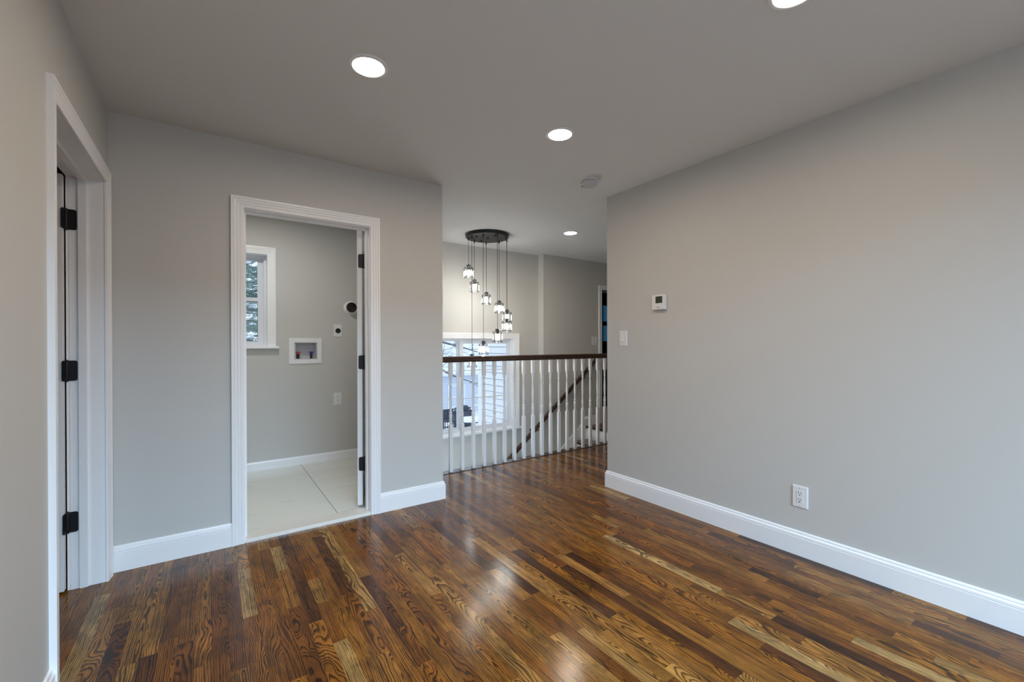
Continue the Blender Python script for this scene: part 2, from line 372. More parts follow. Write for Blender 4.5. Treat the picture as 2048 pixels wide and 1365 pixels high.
bm = bmesh.new(); B(bm, 1.49, 4.56, 3.648, 3.752, -.032, .0035, bev=.004)
struct(obj('trim_2', bm, M['walnut']), 'dark stained nosing board along the stairwell edge under the balusters', 'trim')
bm = bmesh.new(); B(bm, 1.49, 3.05, 3.72, 4.77, LOW, -1.33)
struct(obj('floor_entry', bm, M['walnut']), 'dark wood floor at the bottom of the stairwell', 'floor')

# ------------------------------------------------------------------ ceiling and walls
bm = bmesh.new(); B(bm, -3.2, 6.4, -2.4, 4.95, H, H+.15)
struct(obj('ceiling', bm, M['ceiling']), 'flat white painted ceiling with recessed lights', 'ceiling')
bm = bmesh.new(); B(bm, 4.4, 8.9, 4.90, 7.3, H, H+.15); struct(obj('ceiling_blue_room', bm, M['ceiling']), 'ceiling of the dark blue room beyond the far doorway', 'ceiling')
wall('wall_left', 'Y', -2.25, 3.22, -.57, XL, 0, H, [(2.100, 3.000, -.01, 2.04)], 'left greige wall with the open doorway')
wall('wall_back', 'X', XL, XE, Y1, 3.22, 0, H, [(.158, .940, -.01, 2.04)], 'greige wall holding the laundry doorway')
wall('wall_laundry_right', 'Y', 3.22, 4.77, 1.37, XE, LOW, H, [], 'wall between the laundry room and the stairwell')
wall('wall_laundry_left', 'Y', 3.22, 4.77, -.70, -.58, 0, H, [], 'left side wall of the laundry room')
wall('wall_right', 'Y', -2.25, YR, XR, 2.87, 0, H, [], 'long greige right wall with thermostat, switch and outlet')
wall('wall_hall', 'X', 2.87, 6.2, 2.44, YR, 0, H, [], 'hall wall behind the end of the right wall')
wall('wall_far', 'X', -.70, XP, YF, 4.95, LOW, H, [(-.2, .457, 1.185, 2.073), (1.84, 3.350, .095, 1.283), (.69, .89, 1.06, 1.224)], 'far greige outside wall behind laundry room and stairwell')
wall('wall_far_right', 'X', XP, 6.2, YP, 4.95, LOW, H, [(4.878, 5.66, -.02, 2.03)], 'thicker far wall beside the stairs with a dark doorway')
wall('wall_hall_end', 'Y', 2.44, 4.95, 6.2, 6.32, LOW, H, [], 'wall at the right end of the hall')
wall('wall_stairwell', 'X', XE, 4.53, 3.63, 3.73, LOW, -.033, [], 'white wall under the stairwell edge')
wall('wall_rear', 'X', -.58, 2.87, -2.37, -2.25, 0, H, [(-.30, 2.30, .35, 2.25)], 'rear wall with a wide window opening')
wall('wall_side_room_left', 'Y', -.62, 3.34, -3.12, -3.0, 0, H, [], 'left wall of the dim side room')
wall('wall_side_room_back', 'X', -3.0, -.58, 3.22, 3.34, 0, H, [], 'back wall of the dim side room')
wall('wall_side_room_front', 'X', -3.0, -.58, -.62, -.5, 0, H, [], 'front wall of the dim side room')
# dark room beyond the far doorway
wall('wall_blue_room_left', 'Y', 4.95, 7.2, 4.4, 4.5, 0, H, [], 'left wall of the dark blue room', 'navy')
wall('wall_blue_room_right', 'Y', 4.95, 7.2, 8.8, 8.9, 0, H, [], 'right wall of the dark blue room', 'navy')
wall('wall_blue_room_front', 'X', 6.32, 8.9, 4.85, 4.95, 0, H, [], 'front wall of the dark blue room', 'navy')
wall('wall_blue_room_back', 'X', 4.4, 8.9, 7.2, 7.3, 0, H, [(7.25, 8.15, 1.22, 2.16)], 'back wall of the dark blue room', 'navy')
bm = bmesh.new(); B(bm, 4.4, 8.9, 4.66, 7.3, -.2, -.001)
struct(obj('floor_blue_room', bm, M['walnut']), 'dark floor of the blue room', 'floor')

# ------------------------------------------------------------------ casings, jambs, baseboards
casing('trim_3', (0, Y1, 0), (1, 0, 0), (0, -1, 0), .168, .929, .0, 2.035, 'white ridged casing around the laundry doorway')
casing('trim_4', (XL, 0, 0), (0, 1, 0), (1, 0, 0), 2.110, 2.993, .0, 2.035, 'white ridged casing around the left doorway')
casing('trim_5', (-.57, 0, 0), (0, 1, 0), (-1, 0, 0), 2.110, 2.997, .0, 2.035, 'casing on the far side of the left doorway')
casing('trim_6', (0, YP, 0), (1, 0, 0), (0, -1, 0), 4.885, 5.65, .0, 2.026, 'white casing of the far doorway beyond the railing')
casing('trim_7', (0, YF, 0), (1, 0, 0), (0, -1, 0), -.195, .452, 1.185, 2.068, 'white casing around the laundry window', sc=1.05)
casing('trim_8', (0, YF, 0), (1, 0, 0), (0, -1, 0), 1.85, 3.345, .10, 1.278, 'white casing around the stairwell window', sc=1.05)
baseboard('baseboard_back_left', [(.102, Y1), (XL, Y1)], BASE, 'white baseboard between left doorway and laundry doorway')
baseboard('baseboard_back_right', [(XE, 3.635), (XE, Y1), (.995, Y1)], BASE, 'white baseboard wrapping the wall end right of the laundry doorway')
baseboard('baseboard_right', [(XR, -2.25), (XR, YR), (6.2, YR)][::1], [(h, -t) for h, t in BASE][::1], 'white baseboard along the right wall') if False else None
baseboard('baseboard_right', [(XR, -2.25), (XR, YR), (6.2, YR)], BASE, 'long white baseboard along the right wall')
baseboard('baseboard_left', [(XL, 2.043), (XL, -2.25)], BASE, 'white baseboard on the near left wall')
SB = [(0, 0), (0, .012), (.066, .012), (.074, .010), (.079, .006), (.081, 0)]
baseboard('baseboard_laundry', [(1.37, YF), (-.58, YF)], SB, 'low white baseboard at the back of the laundry room', .0125)
baseboard('baseboard_landing', [(4.817, YP), (4.535, YP)], BASE, 'white baseboard on the stair landing')

def leaf_panels(bm, w, h, t):
    """six-panel door leaf in x 0..w, y 0..t"""
    B(bm, 0, w, .004, t-.004, 0, h)
    st, rl = .11, .11; zs = [(.22, .80), (.95, 1.60), (1.70, h-.12)]; xs = [(st, w/2-.045), (w/2+.045, w-st)]
    for y0, y1 in ((0, .0045), (t-.0045, t)):
        B(bm, 0, st, y0, y1, 0, h); B(bm, w-st, w, y0, y1, 0, h); B(bm, w/2-.045, w/2+.045, y0, y1, 0, h)
        for z0, z1 in ((0, .22), (.80, .95), (1.60, 1.70), (h-.12, h)):
            for xa, xb in xs: B(bm, xa, xb, y0, y1, z0, z1)
        for xa, xb in xs:
            for za, zb in zs: B(bm, xa+.03, xb-.03, y0+(.001 if y0 == 0 else 0), y1-(.001 if y0 else 0), za+.03, zb-.03)
def hinge_bm(dirv, w=.032, hh=.1, both=None):
    """black butt hinge: barrel at origin, leaf plate along dirv, plate normal given by z x dir"""
    bm = bmesh.new(); d = Vector(dirv).normalized(); n = Vector((-d.y, d.x, 0))
    def plate(d, n, w):
        pts = []
        r_ = .010
        for cx, cz, a0 in ((w-r_, hh/2-r_, 0), (0, hh/2, 90), (0, -hh/2, 180), (w-r_, -hh/2+r_, 270)):
            if cx == 0: pts.append((0, cz)); continue
            for k in range(5):
                a = R(a0+k*22.5); pts.append((cx+r_*math.cos(a), cz+r_*math.sin(a)))
        f = [bm.verts.new(d*x + Vector((0, 0, z)) - n*.0012) for x, z in pts]; g = [bm.verts.new(d*x + Vector((0, 0, z)) + n*.0012) for x, z in pts]
        bm.faces.new(f); bm.faces.new(g[::-1])
        for k in range(len(pts)): bm.faces.new((f[k], f[(k+1) % len(f)], g[(k+1) % len(f)], g[k]))
    plate(d, n, w)
    if both: d2 = Vector(both).normalized(); plate(d2, Vector((-d2.y, d2.x, 0)), w)
    lathe(bm, [(.004, -hh/2-.004), (.0062, -hh/2), (.0062, -hh/6-.0006), (.005, -hh/6), (.0062, -hh/6+.0006), (.0062, hh/6-.0006), (.005, hh/6), (.0062, hh/6+.0006), (.0062, hh/2), (.004, hh/2+.004)], 12)
    return bm
# door_1: left doorway, leaf swung 90 degrees into the side room
d1 = struct(bpy.data.objects.new('door_1', None), 'white door standing open inside the left doorway with black hinges', 'door'); C.objects.link(d1); d1.location = (-.59, 2.99, 0)
def at(root, o):
    o.parent = root; o.location = Vector(o.location) - Vector(root.location); return o
bm = bmesh.new(); leaf_panels(bm, .86, 2.02, .035)
o = obj('door_leaf', bm, M['trim'], d1); o.location = (-1.446+.59, 2.9635-2.99, .012)
bm = bmesh.new(); e = .001
B(bm, -.57+e, XL-e, 2.995, 3.0, 0, 2.04); B(bm, -.57+e, XL-e, 2.10, 2.105, 0, 2.04); B(bm, -.57+e, XL-e, 2.105, 2.995, 2.033, 2.04)
at(d1, obj('jamb', bm, M['trim']))
bm = bmesh.new(); B(bm, -.537, -.503, 2.984, 2.995, 0, 2.033, bev=.002); B(bm, -.537, -.503, 2.105, 2.116, 0, 2.033, bev=.002); B(bm, -.537, -.503, 2.116, 2.984, 2.022, 2.033, bev=.002)
at(d1, obj('door_stop', bm, M['trim']))
hm = obj('hinge', hinge_bm((1, 0, 0), .038, .1, (-.25, -1, 0)), M['black'], d1, smooth=True, loc=(-.578+.59, 2.9925-2.99, 1.822))
for z in (1.079, .334): dup(hm, d1, (hm.location.x, hm.location.y, z))
# door_2: laundry door swung into the laundry
PX, PY, TH = .9215, 3.234, R(110)
d2 = struct(bpy.data.objects.new('door_2', None), 'white door opened into the laundry room with black hinges', 'door'); C.objects.link(d2); d2.location = (PX, PY, 0)
bm = bmesh.new(); leaf_panels(bm, .745, 2.005, .035)
for v in bm.verts:
    x, y = -.004-v.co.x, -.045+v.co.y
    v.co.x, v.co.y = x*math.cos(TH)+y*math.sin(TH), -x*math.sin(TH)+y*math.cos(TH)
o = obj('door_leaf', bm, M['trim'], d2); o.location.z = .03
bm = bmesh.new()
B(bm, .935-.010, .940, Y1+e, 3.22-e, 0, 2.04); B(bm, .158, .172, Y1+e, 3.22-e, 0, 2.04); B(bm, .172, .925, Y1+e, 3.22-e, 2.030, 2.04)
at(d2, obj('jamb', bm, M['trim']))
bm = bmesh.new(); B(bm, .914, .925, 3.145, 3.18, .019, 2.03, bev=.002); B(bm, .172, .183, 3.145, 3.18, .019, 2.03, bev=.002); B(bm, .183, .914, 3.145, 3.18, 2.019, 2.03, bev=.002)
at(d2, obj('door_stop', bm, M['trim']))
ed = Vector((0*math.cos(TH) - .04*math.sin(TH), -.04*math.cos(TH), 0))
hm = obj('hinge', hinge_bm(ed, .036, .1), M['black'], d2, smooth=True, loc=(.0, .0, 1.814))
for z in (1.075, .332): dup(hm, d2, (0, 0, z))

# ------------------------------------------------------------------ windows
def window(name, label, loc): 
    o = bpy.data.objects.new(name, None); C.objects.link(o); o.location = loc; return struct(o, label, 'window')
def ring(bm, x0, x1, y0, y1, z0, z1, l, r_, b_, t):
    B(bm, x0, x0+l, y0, y1, z0, z1); B(bm, x1-r_, x1, y0, y1, z0, z1); B(bm, x0+l, x1-r_, y0, y1, z0, z0+b_); B(bm, x0+l, x1-r_, y0, y1, z1-t, z1)
w1 = window('window_1', 'double hung window in the laundry room behind the door casing', (.13, YF, 1.185))
bm = bmesh.new(); ring(bm, -.2, .457, YF-.001, 4.95, 1.185, 2.073, .006, .006, .004, .006); at(w1, obj('window_jamb', bm, M['trim']))
bm = bmesh.new(); ring(bm, -.194, .451, 4.86, 4.94, 1.189, 2.067, .022, .022, .02, .026); at(w1, obj('window_frame', bm, M['vinyl']))
bm = bmesh.new(); ring(bm, -.172, .429, 4.905, 4.93, 1.615, 2.041, .048, .048, .035, .022); at(w1, obj('upper_sash', bm, M['vinyl']))
bm = bmesh.new(); ring(bm, -.172, .429, 4.875, 4.902, 1.209, 1.66, .050, .050, .03, .036); at(w1, obj('lower_sash', bm, M['vinyl']))
bm = bmesh.new(); ring(bm, -.122, .379, 4.873, 4.885, 1.239, 1.624, .002, .002, .004, .004); at(w1, obj('glazing_bead', bm, M['gasket']))
bm = bmesh.new(); B(bm, -.124, .381, 4.915, 4.918, 1.65, 2.019); at(w1, obj('upper_pane', bm, M['pane']))
bm = bmesh.new(); B(bm, -.122, .379, 4.888, 4.891, 1.239, 1.624); at(w1, obj('lower_pane', bm, M['pane']))
bm = bmesh.new(); B(bm, -.285, .546, 4.725, 4.86, 1.167, 1.191, bev=.004); at(w1, obj('window_sill', bm, M['trim']))
w2 = window('window_2', 'wide sliding window low on the stairwell wall behind the railing', (2.59, YF, .1))
bm = bmesh.new(); ring(bm, 1.84, 3.35, YF-.001, 4.95, .095, 1.283, .006, .006, .004, .006); at(w2, obj('window_jamb', bm, M['trim']))
bm = bmesh.new(); ring(bm, 1.846, 3.344, 4.855, 4.94, .099, 1.277, .018, .018, .03, .022); at(w2, obj('window_frame', bm, M['vinyl']))
bm = bmesh.new(); ring(bm, 1.864, 2.592, 4.90, 4.93, .129, 1.255, .04, .036, .018, .012); at(w2, obj('left_sash', bm, M['vinyl']))
bm = bmesh.new(); ring(bm, 2.572, 3.326, 4.868, 4.896, .129, 1.255, .052, .032, .02, .042); at(w2, obj('right_sash', bm, M['vinyl']))
bm = bmesh.new(); B(bm, 1.904, 2.556, 4.914, 4.917, .147, 1.243); at(w2, obj('left_pane', bm, M['pane']))
bm = bmesh.new(); B(bm, 2.624, 3.294, 4.882, 4.885, .149, 1.213); at(w2, obj('right_pane', bm, M['pane']))
bm = bmesh.new()
for z in (.515, .87): B(bm, 2.624, 3.294, 4.878, 4.889, z-.0055, z+.0055); B(bm, 1.904, 2.556, 4.910, 4.921, z-.0055, z+.0055)
at(w2, obj('muntin', bm, M['vinyl']))
bm = bmesh.new(); B(bm, 2.584, 2.604, 4.856, 4.868, .50, .60, bev=.004); at(w2, obj('sash_lock', bm, M['vinyl']))
bm = bmesh.new(); B(bm, 1.75, 3.45, 4.715, 4.87, .078, .102, bev=.004); at(w2, obj('window_sill', bm, M['trim']))
w3 = window('window_3', 'shaded window seen through the dark far doorway', (7.7, 7.2, 1.22))
bm = bmesh.new(); ring(bm, 7.25, 8.15, 7.19, 7.3, 1.22, 2.16, .05, .05, .05, .04); B(bm, 7.3, 8.1, 7.24, 7.265, 1.64, 1.74); B(bm, 7.645, 7.665, 7.255, 7.268, 1.27, 2.12); at(w3, obj('window_frame', bm, M['navy']))
bm = bmesh.new(); B(bm, 7.3, 8.1, 7.27, 7.28, 1.27, 2.12); at(w3, obj('pane', bm, glass('blue_tinted_pane', (.11, .22, .275))))

# ------------------------------------------------------------------ stair railing
rail = thing('stair_railing', 'white turned baluster railing with dark wood handrail above the stairwell', 'railing', (1.49, 3.695, 0))
yb = 3.695
prof = [(.0195, .444), (.0125, .454), (.0145, .460), (.0145, .469), (.0105, .473), (.0140, .478), (.0148, .495), (.0105, .500), (.0135, .504), (.0150, .522), (.0145, .545), (.0098, .551), (.0142, .557), (.0142, .567), (.0095, .573), (.0098, .585), (.0125, .64), (.0138, .69), (.0122, .75), (.0092, .812), (.0128, .817), (.0132, .827), (.0092, .832), (.0122, .838), (.0125, .852), (.0092, .858), (.0132, .864), (.0132, .874), (.0115, .879), (.0195, .897)]
bm = bmesh.new(); hw = .0160
B(bm, -hw, hw, -hw, hw, .003, .446, bev=.0015); B(bm, -hw, hw, -hw, hw, .895, 1.036, bev=.0015)
lathe(bm, [(min(r_, .0165), z) for r_, z in prof], 16)
bal = obj('baluster', bm, M['trim'], rail, smooth=True); pitch = .1217
for k in range(-2, 23):
    x = 1.856 + k*pitch - 1.49
    if k == -2: bal.location = (x, 0, 0)
    else: dup(bal, rail, (x, 0, 0))
bm = bmesh.new()
hp = [(-.020, 1.034), (-.020, 1.041), (-.029, 1.046), (-.031, 1.056), (-.026, 1.062), (-.028, 1.070), (-.030, 1.078), (-.022, 1.088), (0, 1.090), (.022, 1.088), (.030, 1.078), (.028, 1.070), (.026, 1.062), (.031, 1.056), (.029, 1.046), (.020, 1.041), (.020, 1.034)]
ra = [bm.verts.new((1.491-1.49, y, z)) for y, z in hp]; rb_ = [bm.verts.new((4.56-1.49, y, z)) for y, z in hp]
bm.faces.new(ra); bm.faces.new(rb_)
for k in range(len(hp)): bm.faces.new((ra[k], ra[(k+1) % len(hp)], rb_[(k+1) % len(hp)], rb_[k]))
o = obj('handrail', bm, M['walnut'], rail); o['label'] = 'dark stained wood handrail'
# ------------------------------------------------------------------ stairs
st = thing('staircase', 'stairs with dark wood treads and white risers going down behind the balusters', 'stairs', (4.53, 4.2, 0))
RUN, RISE, ys0, ys1 = .253, .19, 3.735, 4.655
for k in range(0, 7):
    xn = 4.53-RUN*k; z = -RISE*k
    bm = bmesh.new()
    if k == 0: B(bm, xn-.005, xn+.11, 3.75, 4.642, -.03, .0015, bev=.006)
    else: B(bm, xn-.005, xn+RUN+.02, ys0, 4.64, z-.03, z, bev=.006)
    at(st, obj('tread', bm, M['walnut']))
    bm = bmesh.new(); B(bm, xn+.022, xn+.04, ys0, 4.64, z-RISE+.001, z-.031); at(st, obj('riser', bm, M['trim']))
bm = bmesh.new()
sk = [(4.62, -.32), (4.62, .137), (4.53, .10), (4.40, -.012), (3.0, -1.062), (3.0, -1.33), (3.3, -1.33)]
for y in (4.642, 4.658): bm.faces.new([bm.verts.new((x, y, z)) for x, z in sk])
bm.verts.ensure_lookup_table(); n = len(sk)
for k in range(n): bm.faces.new((bm.verts[k], bm.verts[(k+1) % n], bm.verts[n+(k+1) % n], bm.verts[n+k]))
at(st, obj('skirt_board', bm, M['trim']))
wr = thing('wall_handrail', 'dark wood handrail sloping down the far stairwell wall', 'handrail', (4.7, 4.6, .95))
bm = bmesh.new(); A = Vector((2.75, 4.6, -.575)); Bv = Vector((4.76, 4.6, 1.012)); d = (Bv-A).normalized(); upv = Vector((-d.z, 0, d.x)); hp2 = [(-.017, -.023), (-.023, -.01), (-.019, .002), (-.023, .012), (-.014, .023), (.014, .023), (.023, .012), (.019, .002), (.023, -.01), (.017, -.023)]
ra = [bm.verts.new(A + Vector((0, y, 0)) + upv*z) for y, z in hp2]; rb_ = [bm.verts.new(Bv + Vector((0, y, 0)) + upv*z) for y, z in hp2]
bm.faces.new(ra); bm.faces.new(rb_)
for k in range(len(hp2)): bm.faces.new((ra[k], ra[(k+1) % len(hp2)], rb_[(k+1) % len(hp2)], rb_[k]))
at(wr, obj('rail', bm, M['walnut']))
for x, yw in ((3.62, YF), (3.84, YP), (4.47, YP), (2.95, YF)):
    z = A.z + (x-A.x)*d.z/d.x - .026
    bm = bmesh.new(); tube(bm, [(x, yw-.001, z-.06), (x, (yw+4.6)/2+.01, z-.06), (x, 4.602, z-.045), (x, 4.6, z-.003)], .006, 8); lathe(bm, [(.024, 0), (.024, -.006)], 16, (x, yw, z-.06), axis='Y')
    at(wr, obj('bracket', bm, M['black'], smooth=True))

# ------------------------------------------------------------------ pendant chandelier
ray_o = Vector((0, 0, CAM_H))
def ray(px, py): return fw + rt*((px-1024)/FPX) - up*((py-682.5-8.96)/FPX)
CX, CY = 2.572, 4.197
ch = thing('pendant_chandelier', 'black round canopy chandelier with nine crystal pendants on staggered cords over the stairwell', 'chandelier', (CX, CY, H))
bm = bmesh.new(); lathe(bm, [(.238, 2.402), (.242, 2.404), (.244, 2.412), (.244, 2.4395)], 48, (CX, CY, 0))
for px, py in ((953.6, 472.5), (962.9, 481), (976.2, 475.5), (990.3, 470.5)):
    dd = ray(px, py); p = ray_o + dd*((2.402-CAM_H)/dd.z); lathe(bm, [(.008, 2.402), (.008, 2.385)], 10, (p.x, p.y, 0))
at(ch, obj('canopy', bm, M['black'], smooth=True))
# cord foot on the canopy, height of the shade top: measured on the place's own plan
PEND = [(2.378, 4.281, 2.073), (2.500, 4.365, 1.930), (2.660, 4.365, 1.795), (2.755, 4.235, 1.690), (2.790, 4.125, 1.580), (2.700, 3.995, 1.470), (2.555, 3.963, 1.350), (2.432, 4.051, 1.218), (2.362, 4.179, 1.075)]
def shade_bm():
    bm = bmesh.new(); nb = 12; rr_ = .049
    for k in range(nb):
        a = 2*math.pi*k/nb; c, s = math.cos(a), math.sin(a)
        def P(t, rd, z): return (c*rd - s*t, s*rd + c*t, z)
        h0, h1 = -.128, -.012
        prof_ = [(-.0115, rr_), (-.006, rr_+.006), (.006, rr_+.006), (.0115, rr_), (.004, rr_-.005), (-.004, rr_-.005)]
        lo = [bm.verts.new(P(t, r_, h0+.003)) for t, r_ in prof_]; hi = [bm.verts.new(P(t, r_, h1-.008)) for t, r_ in prof_]
        tip = bm.verts.new(P(0, rr_, h1)); bot = bm.verts.new(P(0, rr_, h0))
        for i in range(6):
            j = (i+1) % 6; bm.faces.new((lo[i], lo[j], hi[j], hi[i])); bm.faces.new((hi[i], hi[j], tip)); bm.faces.new((lo[j], lo[i], bot))
    return bm
def cap_bm():
    bm = bmesh.new(); lathe(bm, [(.006, .026), (.008, .020), (.022, .018), (.026, .012), (.026, .006), (.018, .002), (.016, -.012), (.013, -.035), (.0, -.036)], 18)
    lathe(bm, [(.043, -.010), (.050, -.010), (.050, -.014), (.043, -.014), (.043, -.010)], 24, cap=False)
    for k in range(3):
        a = 2*math.pi*k/3; tube(bm, [(.015*math.cos(a), .015*math.sin(a), .0), (.046*math.cos(a), .046*math.sin(a), -.012)], .002, 6)
    return bm
def bulb_bm():
    bm = bmesh.new(); return lathe(bm, [(.004, -.036), (.010, -.040), (.015, -.052), (.0175, -.068), (.016, -.085), (.011, -.097), (.004, -.103), (.001, -.104)], 14)
sh0 = cp0 = bl0 = None
for i, (x, y, z) in enumerate(PEND):
    bm = bmesh.new(); tube(bm, [(x-CX, y-CY, z+.02-H), (x-CX, y-CY, 2.404-H)], .0024, 6); lathe(bm, [(.006, 2.370-H), (.007, 2.376-H), (.007, 2.404-H)], 10, (x-CX, y-CY, 0))
    obj('cord', bm, M['blackcord'], ch)
    loc = (x-CX, y-CY, z-H)
    if i == 0:
        sh0 = obj('crystal_shade', shade_bm(), M['crystal'], ch, loc=loc); cp0 = obj('socket_cap', cap_bm(), M['black'], sh0, smooth=True); bl0 = obj('bulb', bulb_bm(), M['bulb'], sh0, smooth=True)
    else:
        s_ = dup(sh0, ch, loc); s_.rotation_euler = (0, 0, i*.31); dup(cp0, s_); dup(bl0, s_)

# ------------------------------------------------------------------ ceiling fixtures
def downlight(x, y, label):
    t = thing('recessed_light', label, 'ceiling light', (x, y, H), group='round recessed ceiling lights')
    if not hasattr(downlight, 'p'):
        bm = bmesh.new(); lathe(bm, [(.066, -.0015), (.068, -.006), (.074, -.0075), (.083, -.005), (.085, 0)], 40, cap=False)
        a = obj('trim_ring', bm, M['plastic'], t, smooth=True); bm = bmesh.new(); lathe(bm, [(.0665, -.003), (.0665, -.001)], 40); b_ = obj('lens', bm, M['lens'], t); downlight.p = (a, b_)
    else:
        for q in downlight.p: dup(q, t)
downlight(.582, 1.952, 'glowing recessed light nearest the left wall, in front of the laundry doorway')
downlight(1.695, 1.945, 'glowing recessed light nearest the smoke detector')
downlight(1.689, .690, 'glowing recessed light cut by the top edge of the photo')
downlight(3.293, 3.606, 'small distant glowing recessed light beside the chandelier')
sd = thing('smoke_detector', 'white round smoke detector on the ceiling', 'smoke detector', (2.352, 2.372, H))
bm = bmesh.new(); lathe(bm, [(.068, 0), (.068, -.008), (.063, -.011)], 36); obj('mounting_base', bm, M['plastic'], sd, smooth=True)
bm = bmesh.new(); lathe(bm, [(.060, -.012), (.063, -.016), (.062, -.034), (.057, -.041), (.045, -.044), (.043, -.042), (.020, -.044), (.0, -.044)], 36); o = obj('body', bm, M['plastic_grey'], sd, smooth=True)
bm = bmesh.new(); lathe(bm, [(.0595, -.0105), (.0595, -.0125)], 36); obj('vent_gap', bm, M['dark'], sd)
bm = bmesh.new(); B(bm, -.054, -.044, -.006, .006, -.0445, -.0415); o = obj('indicator', bm, M['dark'], sd); o.rotation_euler = (0, 0, -.75)

# ------------------------------------------------------------------ wall plates
def place(o_root, kind):  # local x = right along wall seen from the room, local y = out of the wall
    if kind == 'right': o_root.rotation_euler = (0, 0, R(90))
    else: o_root.rotation_euler = (0, 0, R(180))
def plate_bm(w, h, t=.006): 
    bm = bmesh.new(); B(bm, -w/2, w/2, 0, t, -h/2, h/2)
    bmesh.ops.bevel(bm, geom=[e_ for e_ in bm.edges if all(v.co.y > t/2 for v in e_.verts)], offset=.004, segments=2, affect='EDGES'); return bm
def screws(parent, zs, xs=(0,)):
    for x in xs:
        for z in zs:
            bm = bmesh.new(); lathe(bm, [(.0035, 0), (.0030, .0012)], 10, (x, .006, z), axis='Y'); obj('screw', bm, M['plastic_grey'], parent)
def outlet(loc, kind, label, w=.08, h=.124):
    t = thing('wall_outlet', label, 'outlet', loc); place(t, kind); obj('plate', plate_bm(w, h), M['plastic'], t); screws(t, (-.0485, .0485))
    bm = bmesh.new(); B(bm, -.0172, .0172, .0055, .0078, -.034, .034, bev=.001); rc = obj('receptacle', bm, M['plastic'], t)
    bm = bmesh.new()
    for z in (-.0185, .0185):
        for x in (-.0065, .0065): B(bm, x-.0013, x+.0013, .0076, .0084, z+.001, z+.0095)
        lathe(bm, [(.0032, .0076), (.0032, .0084)], 10, (0, 0, z-.0075), axis='Y')
    obj('slots', bm, M['dark'], rc)
    return t
outlet((XR, 1.099, .333), 'right', 'white duplex outlet low on the right wall above the baseboard')
outlet((1.090, YF, .640), 'far', 'white duplex outlet low on the laundry back wall', .076, .124)
def paddle(parent, x):
    bm = bmesh.new(); B(bm, x-.0172, x+.0172, .0055, .0075, -.034, .034, bev=.001); f = obj('switch_frame', bm, M['plastic'], parent)
    bm = bmesh.new(); vs_ = [bm.verts.new(p) for p in ((x-.0150, .0078, .031), (x+.0150, .0078, .031), (x+.0150, .0130, -.024), (x-.0150, .0130, -.024), (x-.0150, .007, .031), (x+.0150, .007, .031), (x+.0150, .007, -.024), (x-.0150, .007, -.024))]
    for q in ((0, 1, 2, 3), (7, 6, 5, 4), (0, 4, 5, 1), (1, 5, 6, 2), (2, 6, 7, 3), (3, 7, 4, 0)): bm.faces.new([vs_[i] for i in q])
    obj('rocker', bm, M['plastic'], f)
s1 = thing('light_switch', 'white rocker switch near the end of the right wall, below the thermostat', 'light switch', (XR, 2.385, 1.249)); place(s1, 'right'); obj('plate', plate_bm(.08, .126), M['plastic'], s1); paddle(s1, 0)
s2 = thing('light_switch', 'white double rocker switch left of the far doorway, above the railing', 'light switch', (4.735, YP, 1.252)); place(s2, 'far'); obj('plate', plate_bm(.122, .126), M['plastic'], s2); paddle(s2, -.023); paddle(s2, .023)
th = thing('thermostat', 'white square thermostat with dark display on the right wall', 'thermostat', (XR, 2.030, 1.511)); place(th, 'right')
bm = bmesh.new(); B(bm, -.050, .050, 0, .006, -.052, .050); obj('back_plate', bm, M['plastic_grey'], th)
bm = bmesh.new(); B(bm, -.058, .058, .006, .028, -.054, .056, bev=.003); body = obj('body', bm, M['plastic'], th)
bm = bmesh.new(); B(bm, -.034, .024, .0278, .0288, -.006, .044); scn = obj('display', bm, M['lcd'], th)
bm = bmesh.new()
def digit(bm, x, z, segs, s=.0045, zz=.008):
    S = {'t': (x-s, x+s, z+zz-.0012, z+zz), 'm': (x-s, x+s, z-.0006, z+.0006), 'b': (x-s, x+s, z-zz, z-zz+.0012), 'l': (x-s, x-s+.0013, z, z+zz), 'r': (x+s-.0013, x+s, z, z+zz), 'k': (x-s, x-s+.0013, z-zz, z), 'd': (x+s-.0013, x+s, z-zz, z)}
    for c in segs: B(bm, S[c][0], S[c][1], .0288, .0291, S[c][2], S[c][3])
digit(bm, -.012, .018, 'tlmdb'); digit(bm, .002, .018, 'tlrmkdb')
obj('digits', bm, M['lcd_digit'], scn)
for k in range(4):
    bm = bmesh.new(); B(bm, -.055, -.041, .0275, .0300, .033-k*.0115, .038-k*.0115, bev=.001); obj('button', bm, M['plastic'], th)
for k in range(2):
    bm = bmesh.new(); B(bm, .033, .048, .0275, .0300, .034-k*.012, .039-k*.012, bev=.001); obj('button', bm, M['plastic'], th)
bm = bmesh.new(); B(bm, -.056, .056, .0278, .0284, -.018, -.0172); B(bm, -.012, .014, .0278, .0295, -.044, -.030, bev=.002); obj('lower_cover', bm, M['plastic_grey'], th)

